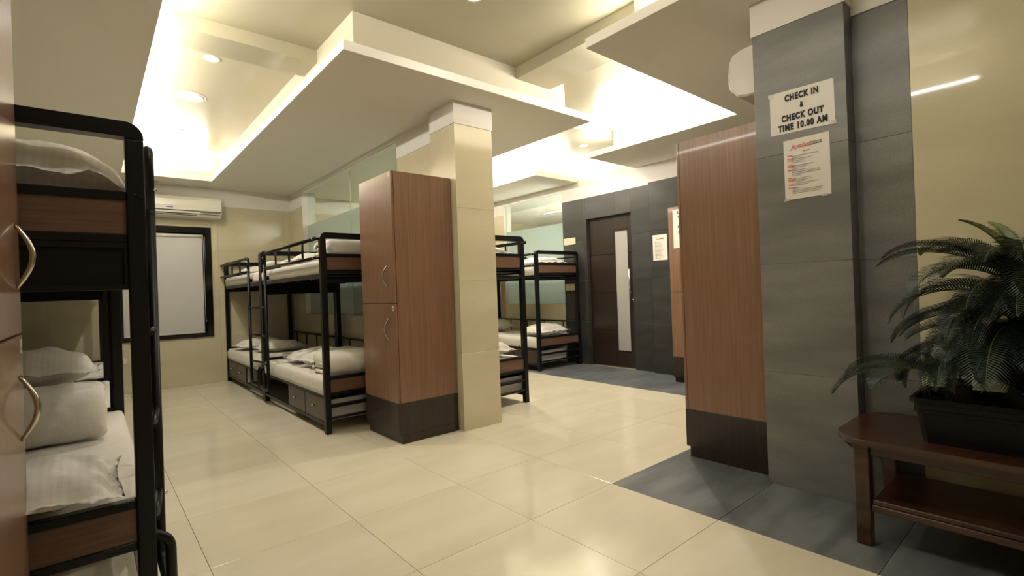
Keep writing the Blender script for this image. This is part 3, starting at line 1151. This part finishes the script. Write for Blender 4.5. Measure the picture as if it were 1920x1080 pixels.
# ------------------------------------------------------------------ air conditioners
def aircon(label, loc, rz, L=1.0, badge=True):
    t = thing('air_conditioner', label, 'air conditioner', loc, rz, 'wall split air conditioners')
    # profile in (y out of wall is -y, z) ; body centred on x
    prof = [(0, 0.0), (0, .285), (-.05, .300), (-.12, .296), (-.165, .278), (-.190, .235), (-.200, .16), (-.200, .085), (-.190, .060), (-.150, .015), (-.09, 0.0)]
    bm = bmesh.new()
    secs = []
    for s_, k in ((-L / 2, .94), (-L / 2 + .012, 1.0), (L / 2 - .012, 1.0), (L / 2, .94)):
        secs.append([bm.verts.new((s_, y * k, .14 + (z - .14) * k)) for y, z in prof])
    n = len(prof)
    for a, b in zip(secs, secs[1:]):
        for i in range(n):
            bm.faces.new((a[i], a[(i + 1) % n], b[(i + 1) % n], b[i]))
    bm.faces.new(secs[0][::-1])
    bm.faces.new(secs[-1])
    obj('body', bm, 'plastic', t)
    # front panel slightly proud
    bm = bmesh.new()
    fp = [(-.168, .280), (-.193, .237), (-.2035, .16), (-.2035, .098)]
    a = [bm.verts.new((-L / 2 + .010, y, z)) for y, z in fp] + [bm.verts.new((-L / 2 + .010, y + .006, z - .001)) for y, z in fp[::-1]]
    b = [bm.verts.new((L / 2 - .010, v.co.y, v.co.z)) for v in a]
    n = len(a)
    for i in range(n):
        bm.faces.new((a[i], a[(i + 1) % n], b[(i + 1) % n], b[i]))
    bm.faces.new(a[::-1])
    bm.faces.new(b)
    obj('front_panel', bm, 'plastic', t)
    obj('panel_gap', box(-L / 2 + .012, L / 2 - .012, -.2015, -.19, .083, .0935), 'dark', t)
    obj('display_strip', box(L / 2 - .26, L / 2 - .03, -.2025, -.19, .070, .090, .001), 'grey_ink', t)
    # outlet with vanes
    bm = bmesh.new()
    for z in (.052, .034):
        k = (.060 - z) / .045
        yy = -.190 + .040 * k
        addbox(bm, -L / 2 + .05, L / 2 - .30, yy - .002, yy + .02, z - .006, z + .003)
    addbox(bm, L / 2 - .27, L / 2 - .03, -.186, -.17, .048, .054)
    obj('air_slot', bm, 'dark', t)
    bm = bmesh.new()
    for z in (.060, .043, .026):
        k = (.060 - z) / .045
        yy = -.190 + .040 * k
        addbox(bm, -L / 2 + .04, L / 2 - .29, yy - .010, yy + .004, z - .002, z + .001)
    obj('vane', bm, 'plastic', t)
    if badge:
        obj('badge', box(-.12 + .02, -.12 + .10, -.2045, -.203, .118, .130), 'blue', t)
    return t


aircon('white split air conditioner on the back wall above the window', (0.90, YB - .005, 2.295), 0, 1.10)
aircon('white air conditioner seen end-on behind the grey column', (3.62, 1.25, 2.285), math.pi, 1.10, badge=False)


# ------------------------------------------------------------------ switches and sockets
def faceplate(label, x, y, z, w_, h, facing, gangs, group='ivory switch plates'):
    t = thing('switch_plate', label, 'switch', (x, y, z), 0, group)
    if facing == 'x':   # on a wall facing -X
        obj('plate', box(-.010, 0, -w_ / 2, w_ / 2, -h / 2, h / 2, .002), 'socket', t)
        for k in range(gangs):
            c = -w_ / 2 + w_ * (k + .5) / gangs
            obj('rocker', box(-.013, -.009, c - w_ / gangs * .36, c + w_ / gangs * .36, -h * .3, h * .3, .001), 'socket', t)
    else:
        obj('plate', box(-w_ / 2, w_ / 2, -.010, 0, -h / 2, h / 2, .002), 'plastic', t)
        obj('rocker', box(-w_ / 2 + .012, -w_ / 2 + .035, -.013, -.009, -h * .3, h * .3, .001), 'plastic', t)
        for dx_, dz_ in ((.018, .012), (.005, -.010), (.031, -.010)):
            obj('socket_hole', cyl((dx_, -.0108, dz_), .004, .002, 'y', 10), 'dark', t)
    return t


faceplate('white wall socket low on the back wall left of the window sill', .295, YB, .42, .12, .085, 'y', 2, 'socket')
faceplate('ivory switch plate on the slate wall, above the upper bunk', XR, 5.24, 1.87, .24, .105, 'x', 5)
faceplate('ivory switch plate on the slate wall, under the upper bunk', XR, 5.25, 1.165, .22, .10, 'x', 5)


# ------------------------------------------------------------------ ceiling lights
def downlight(label, x, y, z, r=.06, lit=True, watts=48):
    t = thing('downlight', label, 'ceiling light', (x, y, z), 0, 'recessed ceiling downlights')
    bm = bmesh.new()
    n = 28
    rings = []
    for rr, zz_ in ((r, 0), (r, -.004), (r * .82, -.007), (r * .74, -.002), (r * .70, .0)):
        rings.append([bm.verts.new((rr * math.cos(2 * math.pi * k / n), rr * math.sin(2 * math.pi * k / n), zz_)) for k in range(n)])
    for a, b in zip(rings, rings[1:]):
        for k in range(n):
            bm.faces.new((a[k], a[(k + 1) % n], b[(k + 1) % n], b[k]))
    obj('trim_ring', bm, 'plastic', t, True)
    obj('bulb', cyl((0, 0, -.0035), r * .68, .003, 'z', 24), 'bulb' if lit else 'dark', t)
    if lit:
        s = spot('spot_light', 0, 0, -.02, watts)
        s.parent = t
    return t


downlight('lit downlight in the left tray, nearest the ceiling beam', .80, 4.54, ZT)
downlight('lit downlight in the left tray, far end', .805, 6.66, ZT)
downlight('lit downlight on the beam near the dark door', 4.95, 4.26, 3.0)
downlight('lit downlight at the top edge of the picture', 1.98, 2.60, ZT, watts=14)
for (lx_, ly_, lw_) in ((0.9, 1.2, 26), (2.1, 0.6, 12), (4.25, 2.9, 85), (4.25, 5.6, 75), (0.9, -0.8, 10)):
    spot('fill_spot', lx_, ly_, ZT - .03, lw_)  # unseen fill spots without fixtures, added to brighten floor and walls
downlight('unlit downlight in the lowered ceiling above the air conditioner', .70, 7.95, ZC, .045, lit=False)
t = thing('ceiling_speaker', 'round white flush disc between the two left downlights', 'ceiling speaker', (.785, 5.51, ZT))
bm = bmesh.new()
addcyl(bm, (0, 0, -.004), .125, .004, 'z', 36)
obj('rim', bm, 'plastic', t)
obj('grille', cyl((0, 0, -.010), .100, .006, 'z', 36, .112), 'melamine', t)

# ------------------------------------------------------------------ notices
sg = thing('notice', 'large white paper reading CHECK IN and CHECK OUT TIME 10.00 AM', 'notice', (2.95, 1.0, 2.075))


def sheet_bm(ya, yb_, za, zb, x=-.0004, curl=.004, skew=0.0):
    """paper on a wall facing -X with slightly lifted edges"""
    bm = bmesh.new()
    V = {}
    n = 10
    for k, off in ((0, 0), (1, -.0006)):
        for i in range(n + 1):
            for j in range(n + 1):
                u, v = i / n, j / n
                lift = curl * (abs(2 * v - 1) ** 6) * (.4 + .6 * math.sin(u * 2.6 + 1)) + .0003
                V[k, i, j] = bm.verts.new((x - lift + off, ya + (yb_ - ya) * u, za + (zb - za) * v + skew * u))
    for i in range(n):
        for j in range(n):
            bm.faces.new((V[0, i, j], V[0, i + 1, j], V[0, i + 1, j + 1], V[0, i, j + 1]))
            bm.faces.new((V[1, i, j], V[1, i, j + 1], V[1, i + 1, j + 1], V[1, i + 1, j]))
    rim = [(i, 0) for i in range(n)] + [(n, j) for j in range(n)] + [(i, n) for i in range(n, 0, -1)] + [(0, j) for j in range(n, 0, -1)]
    for a, b in zip(rim, rim[1:] + rim[:1]):
        bm.faces.new((V[0, a[0], a[1]], V[1, a[0], a[1]], V[1, b[0], b[1]], V[0, b[0], b[1]]))
    return bm


obj('paper', sheet_bm(-.156, .160, -.117, .117, curl=.0015, skew=.010), 'paper', sg)
for body, zc, sz, yy in (('CHECK IN', .067, .040, -.002), ('&', .015, .036, -.002), ('CHECK OUT', -.042, .040, -.002), ('TIME 10.00 AM', -.094, .041, -.002)):
    bm = text_bm(body, sz * 1.15, bold=.0023 if len(body) > 1 else .0008, space=1.17)
    for v in bm.verts: v.co.x *= .70
    to_wall_x(bm, -.0035, yy, zc)
    obj('lettering', bm, 'ink', sg, recalc=False)
for ya, zb in ((.154, .112), (-.150, -.112)):
    obj('tape', box(-.0042, -.0030, ya - .012, ya + .012, zb - .008, zb + .014), 'tape', sg)

s2 = thing('notice', 'smaller white rules sheet under the check-in notice, red and black print', 'notice', (2.95, .985, 1.762))
obj('paper', sheet_bm(-.112, .112, -.163, .163, curl=.0015), 'paper', s2)
bm = text_bm('Jayabala', .034, bold=.0002, shear=.45, align='CENTER')
to_wall_x(bm, -.0035, .022, .112)
obj('red_logo', bm, 'red_ink', s2, recalc=False)
obj('grey_logo_box', box(-.0036, -.0026, -.076, -.014, .115, .130), 'grey_ink', s2)
bm = text_bm('DORMITORY', .0108, bold=.0002)
to_wall_x(bm, -.0042, -.045, .1185)
obj('lettering', bm, 'paper', s2, recalc=False)
rnd = random.Random(3)
bmr, bmk = bmesh.new(), bmesh.new()
addbox(bmr, -.0034, -.0026, -.018, .014, .088, .0925)
z = .074
rows = [(1, .115), (0, .03), (1, .08), (1, .05), (0, .05), (0, 0), (1, .09), (1, .06), (0, .02), (1, .05), (0, .12), (0, .12), (0, .03), (0, 0), (1, .07), (1, .08), (1, .05), (0, .11), (1, .06), (0, 0), (1, .02), (0, .13), (0, .13), (0, .12)]
for hd, ln in rows:
    if hd: addbox(bmr, -.0034, -.0026, .094 - rnd.uniform(.018, .045), .094, z, z + .0042)
    if ln: addbox(bmk, -.0034, -.0026, .082 - .005 - ln - .02, .074, z - .0045, z - .0020)
    z -= .0088
obj('red_print', bmr, 'red_ink', s2)
obj('small_print', bmk, 'faint_ink', s2)
for ya in (.104, -.080):
    obj('tape', box(-.0042, -.0020, ya - .015, ya + .015, -.170, -.158), 'tape', s2)

s3 = thing('notice', 'white rules sheet on the slate wall right of the door', 'notice', (5.62, 3.62, 1.635))
obj('paper', sheet_bm(-.105, .105, -.165, .165, curl=.001), 'paper', s3)
bm = bmesh.new()
addbox(bm, -.0034, -.0022, -.062, -.006, .106, .120)
obj('logo_box', bm, 'grey_ink', s3)
bmr, bmk = bmesh.new(), bmesh.new()
addbox(bmr, -.0034, -.0022, 0, .05, .104, .112)
for k in range(13):
    z = .070 - k * .0170
    addbox(bmr, -.0034, -.0022, .070 - rnd.uniform(.0, .02), .078, z, z + .004)
    addbox(bmk, -.0034, -.0022, -.075 + rnd.uniform(0, .07), .066, z - .007, z - .003)
obj('red_print', bmr, 'red_ink', s3)
obj('small_print', bmk, 'faint_ink', s3)

s4 = thing('notice', 'tall white paper with black print taped on the far locker door', 'notice', (5.24, 3.085, 1.80))
obj('paper', sheet_bm(-.105, .105, -.225, .225, curl=.002), 'paper', s4)
for body, yy, zz_, sz in (('S', .052, .172, .045), ('Mo', .04, .125, .028), ('AT', .045, .010, .062), ('DU', .040, -.062, .055), ('L', .020, -.135, .055)):
    bm = text_bm(body, sz, bold=.0010, align='LEFT')
    to_wall_x(bm, -.0042, yy, zz_)
    obj('lettering', bm, 'ink', s4, recalc=False)

# ------------------------------------------------------------------ bench
tb = thing('bench_table', 'low reddish wooden bench table with a lower shelf beside the grey column', 'table', (2.79, 0.0, 0))
bx0, bx1, by1, by0 = -.33, .26, .775, -1.05      # local x, y extents of the top
ht = .475
cr = .13
poly = [(bx0, by0 + cr), (bx0, by1 - cr)]
for k in range(1, 6):
    a = math.pi - (math.pi / 2) * k / 6
    poly.append((bx0 + cr + cr * math.cos(a) * 1.0, by1 - cr + cr * math.sin(a)))
poly += [(bx0 + cr, by1), (bx1 - cr, by1)]
for k in range(1, 6):
    a = math.pi / 2 - (math.pi / 2) * k / 6
    poly.append((bx1 - cr + cr * math.cos(a), by1 - cr + cr * math.sin(a)))
poly += [(bx1, by1 - cr), (bx1, by0 + cr), (bx1 - cr, by0), (bx0 + cr, by0)]
bm = prism(poly, ht - .026, ht)
bmesh.ops.bevel(bm, geom=[e for e in bm.edges if abs(e.verts[0].co.z - e.verts[1].co.z) < 1e-5], offset=.006, segments=3, affect='EDGES')
obj('top_board', bm, 'teak', tb)
lx = (-.235, .205)
ly = (.675, -.96)
for x_ in lx:
    for y_ in ly:
        bm = bmesh.new()
        addbox(bm, x_ - .028, x_ + .028, y_ - .028, y_ + .028, 0.0, ht - .026, .006, 2)
        obj('leg', bm, 'teak', tb)
for x_ in lx:
    obj('apron', box(x_ - .012, x_ + .012, ly[1] + .028, ly[0] - .028, ht - .085, ht - .026, .003), 'teak', tb)
    obj('stretcher', box(x_ - .014, x_ + .014, ly[1] + .028, ly[0] - .028, .150, .178, .003), 'teak', tb)
for y_ in ly:
    obj('apron', box(lx[0] + .028, lx[1] - .028, y_ - .012, y_ + .012, ht - .085, ht - .026, .003), 'teak', tb)
    # carved bracket outside each leg
for x_ in lx:
    for y_, s in ((ly[0], 1), (ly[1], -1)):
        pr = [(0.028, ht - .026), (.085, ht - .026), (.080, ht - .034), (.062, ht - .038), (.060, ht - .048), (.048, ht - .050), (.044, ht - .064), (.034, ht - .066), (.028, ht - .078)]
        bm = bmesh.new()
        a = [bm.verts.new((x_ - .010, y_ + s * p, q)) for p, q in pr]
        b = [bm.verts.new((x_ + .010, y_ + s * p, q)) for p, q in pr]
        n = len(pr)
        f1 = bm.faces.new(a)
        f2 = bm.faces.new(b[::-1])
        for i in range(n):
            bm.faces.new((a[i], b[i], b[(i + 1) % n], a[(i + 1) % n]))
        bmesh.ops.triangulate(bm, faces=[f1, f2])
        obj('corner_bracket', bm, 'teak', tb)
obj('shelf', box(lx[0] - .005, lx[1] + .005, ly[1] + .030, ly[0] - .030, .178, .198, .003), 'teak', tb)

# ------------------------------------------------------------------ planter and cycad
pl = thing('planter_box', 'black rectangular planter trough standing on the bench', 'planter', (2.725, 0.08, ht))
bm = bmesh.new()
secs = []
hx, hy = .155, .42
for (k, z, ins) in ((.90, 0, 0), (.90, .006, 0), (.965, .120, 0), (1.0, .122, 0), (1.0, .136, 0), (.985, .138, 0), (1.0, .160, 0), (1.045, .163, 0), (1.045, .182, 0), (.99, .182, 0), (.96, .150, 0)):
    a, b = hx * (1 - (1 - k) * 1.0), hy - (1 - k) * hx * 1.6
    a -= 0
    c = .02
    ring = [(-a + c, -b), (a - c, -b), (a, -b + c), (a, b - c), (a - c, b), (-a + c, b), (-a, b - c), (-a, -b + c)]
    secs.append([bm.verts.new((x_, y_, z)) for x_, y_ in ring])
for a, b in zip(secs, secs[1:]):
    for i in range(8):
        bm.faces.new((a[i], a[(i + 1) % 8], b[(i + 1) % 8], b[i]))
bm.faces.new(secs[0][::-1])
obj('trough', bm, 'planter', pl)
bm = bmesh.new()
V = {}
for i in range(13):
    for j in range(31):
        x_, y_ = (i / 12 - .5) * .292, (j / 30 - .5) * .80
        V[i, j] = bm.verts.new((x_, y_, .150 + .014 * fbm((x_, y_, 0), 14) + .008 * fbm((x_, y_, 3), 40)))
for i in range(12):
    for j in range(30):
        bm.faces.new((V[i, j], V[i + 1, j], V[i + 1, j + 1], V[i, j + 1]))
so = obj('soil', bm, 'soil', pl)
so['kind'] = 'stuff'

cy = thing('potted_cycad', 'bushy sago palm with dark feathery fronds growing from the black planter', 'plant', (2.74, 0.03, ht + .150))


def frond(base, heading, elev, length, droop, mat='leaf', wmax=.105, seed=0, twist=0.0, name='frond'):
    """arched stalk with two rows of narrow leaflets; local coordinates of the plant"""
    rn = random.Random(seed)
    n = 52
    p = Vector(base)
    el = elev
    pts = []
    for i in range(n + 1):
        pts.append((p.copy(), el))
        s = i / n
        el -= droop / n * (0.4 + 1.2 * s)
        h_ = heading + twist * s
        p = p + Vector((math.cos(h_) * math.cos(el), math.sin(h_) * math.cos(el), math.sin(el))) * (length / n)
    bm = bmesh.new()
    addtube(bm, [q[0] for q in pts], [.0042 * (1 - i / n * .8) for i in range(n + 1)], 5, cap=False)
    for f in bm.faces: f.material_index = 1
    bm2 = bm
    for i in range(5, n + 1):
        s = i / n
        q, e_ = pts[i]
        h_ = heading + twist * s
        d = Vector((math.cos(h_) * math.cos(e_), math.sin(h_) * math.cos(e_), math.sin(e_)))
        side = Vector((-math.sin(h_), math.cos(h_), 0))
        upv = side.cross(d) * -1
        if upv.z < 0 and abs(e_) < 1.5: upv = -upv
        wl_ = wmax * (math.sin(math.pi * min(1, .12 + s * .86)) ** .6) * (1 if s < .9 else 1.0 - (s - .9) * 3)
        for sd in (1, -1):
            L_ = wl_ * rn.uniform(.9, 1.06)
            fwd = .45 + .55 * s
            dirn = (side * sd + d * fwd + upv * .38).normalized()
            tip = q + dirn * L_ - Vector((0, 0, .16 * L_))
            mid = q + dirn * L_ * .55 + upv * .004
            wv = d * .0027
            a = bm2.verts.new(q - wv)
            b = bm2.verts.new(q + wv)
            c = bm2.verts.new(mid + wv * 1.0)
            e = bm2.verts.new(mid - wv * 1.0)
            f = bm2.verts.new(tip)
            bm2.faces.new((a, b, c, e))
            bm2.faces.new((e, c, f))
    for v in bm2.verts:
        if v.co.x > .20: v.co.x = .20 + (v.co.x - .20) * .25      # pressed against the wall
        v.co.x = min(v.co.x, .31)
    return obj(name, bm2, (mat, 'rachis'), cy, recalc=False)


def trunk(x_, y_, h_, r):
    bm = bmesh.new()
    n, k = 16, 12
    rings = []
    for j in range(k + 1):
        z = h_ * j / k
        rr = r * (1.1 - .25 * j / k) * (1 + .08 * math.sin(j * 2.3))
        rings.append([bm.verts.new((x_ + rr * math.cos(2 * math.pi * i / n) * (1 + .13 * ((i + j) % 2)), y_ + rr * math.sin(2 * math.pi * i / n) * (1 + .13 * ((i + j) % 2)), z)) for i in range(n)])
    for a, b in zip(rings, rings[1:]):
        for i in range(n):
            bm.faces.new((a[i], a[(i + 1) % n], b[(i + 1) % n], b[i]))
    bm.faces.new(rings[-1])
    bm.faces.new(rings[0][::-1])
    obj('trunk', bm, 'trunk', cy)


trunk(0.0, .14, .50, .055)
trunk(-.04, .34, .10, .040)
trunk(.02, -.16, .38, .055)
heads = [((0.0, .14, .49), 22, .44, .85), ((0.0, .14, .42), 20, .46, .35), ((0.0, .14, .32), 18, .46, .05), ((-.04, .34, .10), 12, .42, .60), ((.02, -.16, .40), 20, .42, .8), ((0.0, .14, .24), 9, .38, .45), ((0.02, -.16, .26), 14, .42, .2)]
sd = 0
for (hb, cnt, L_, e0) in heads:
    for k in range(cnt):
        sd += 1
        rn = random.Random(100 + sd)
        a = 2 * math.pi * (k / cnt) + rn.uniform(-.15, .15)
        b = Vector(hb) + Vector((math.cos(a) * .03, math.sin(a) * .03, rn.uniform(-.02, .02)))
        # keep fronds on the wall side short
        Lk = L_ * rn.uniform(.85, 1.1) * (.66 if math.cos(a) > .25 else 1.0)
        frond(b, a, e0 + rn.uniform(-.35, .30), Lk, rn.uniform(1.2, 2.0), seed=sd, twist=rn.uniform(-.3, .3), wmax=rn.uniform(.10, .135))
for k in range(16):
    rn = random.Random(500 + k)
    a = math.radians(95 + 9 * k)
    frond((.02 * math.cos(a), .14 + .02 * math.sin(a), .20 + .022 * ((k * 7) % 13)), a, rn.uniform(-.15, .55), rn.uniform(.34, .44), rn.uniform(1.1, 1.7), seed=500 + k, twist=rn.uniform(-.25, .25), wmax=.115)
for k in range(4):
    a = .6 + k * 1.5
    frond((math.cos(a) * .015, .14 + math.sin(a) * .015, .52), a, 1.25, .30, .9, mat='young_leaf', seed=300 + k, wmax=.05)
frond((-.04, .34, .12), 2.6, 1.0, .20, 1.6, mat='young_leaf', seed=310, wmax=.03)
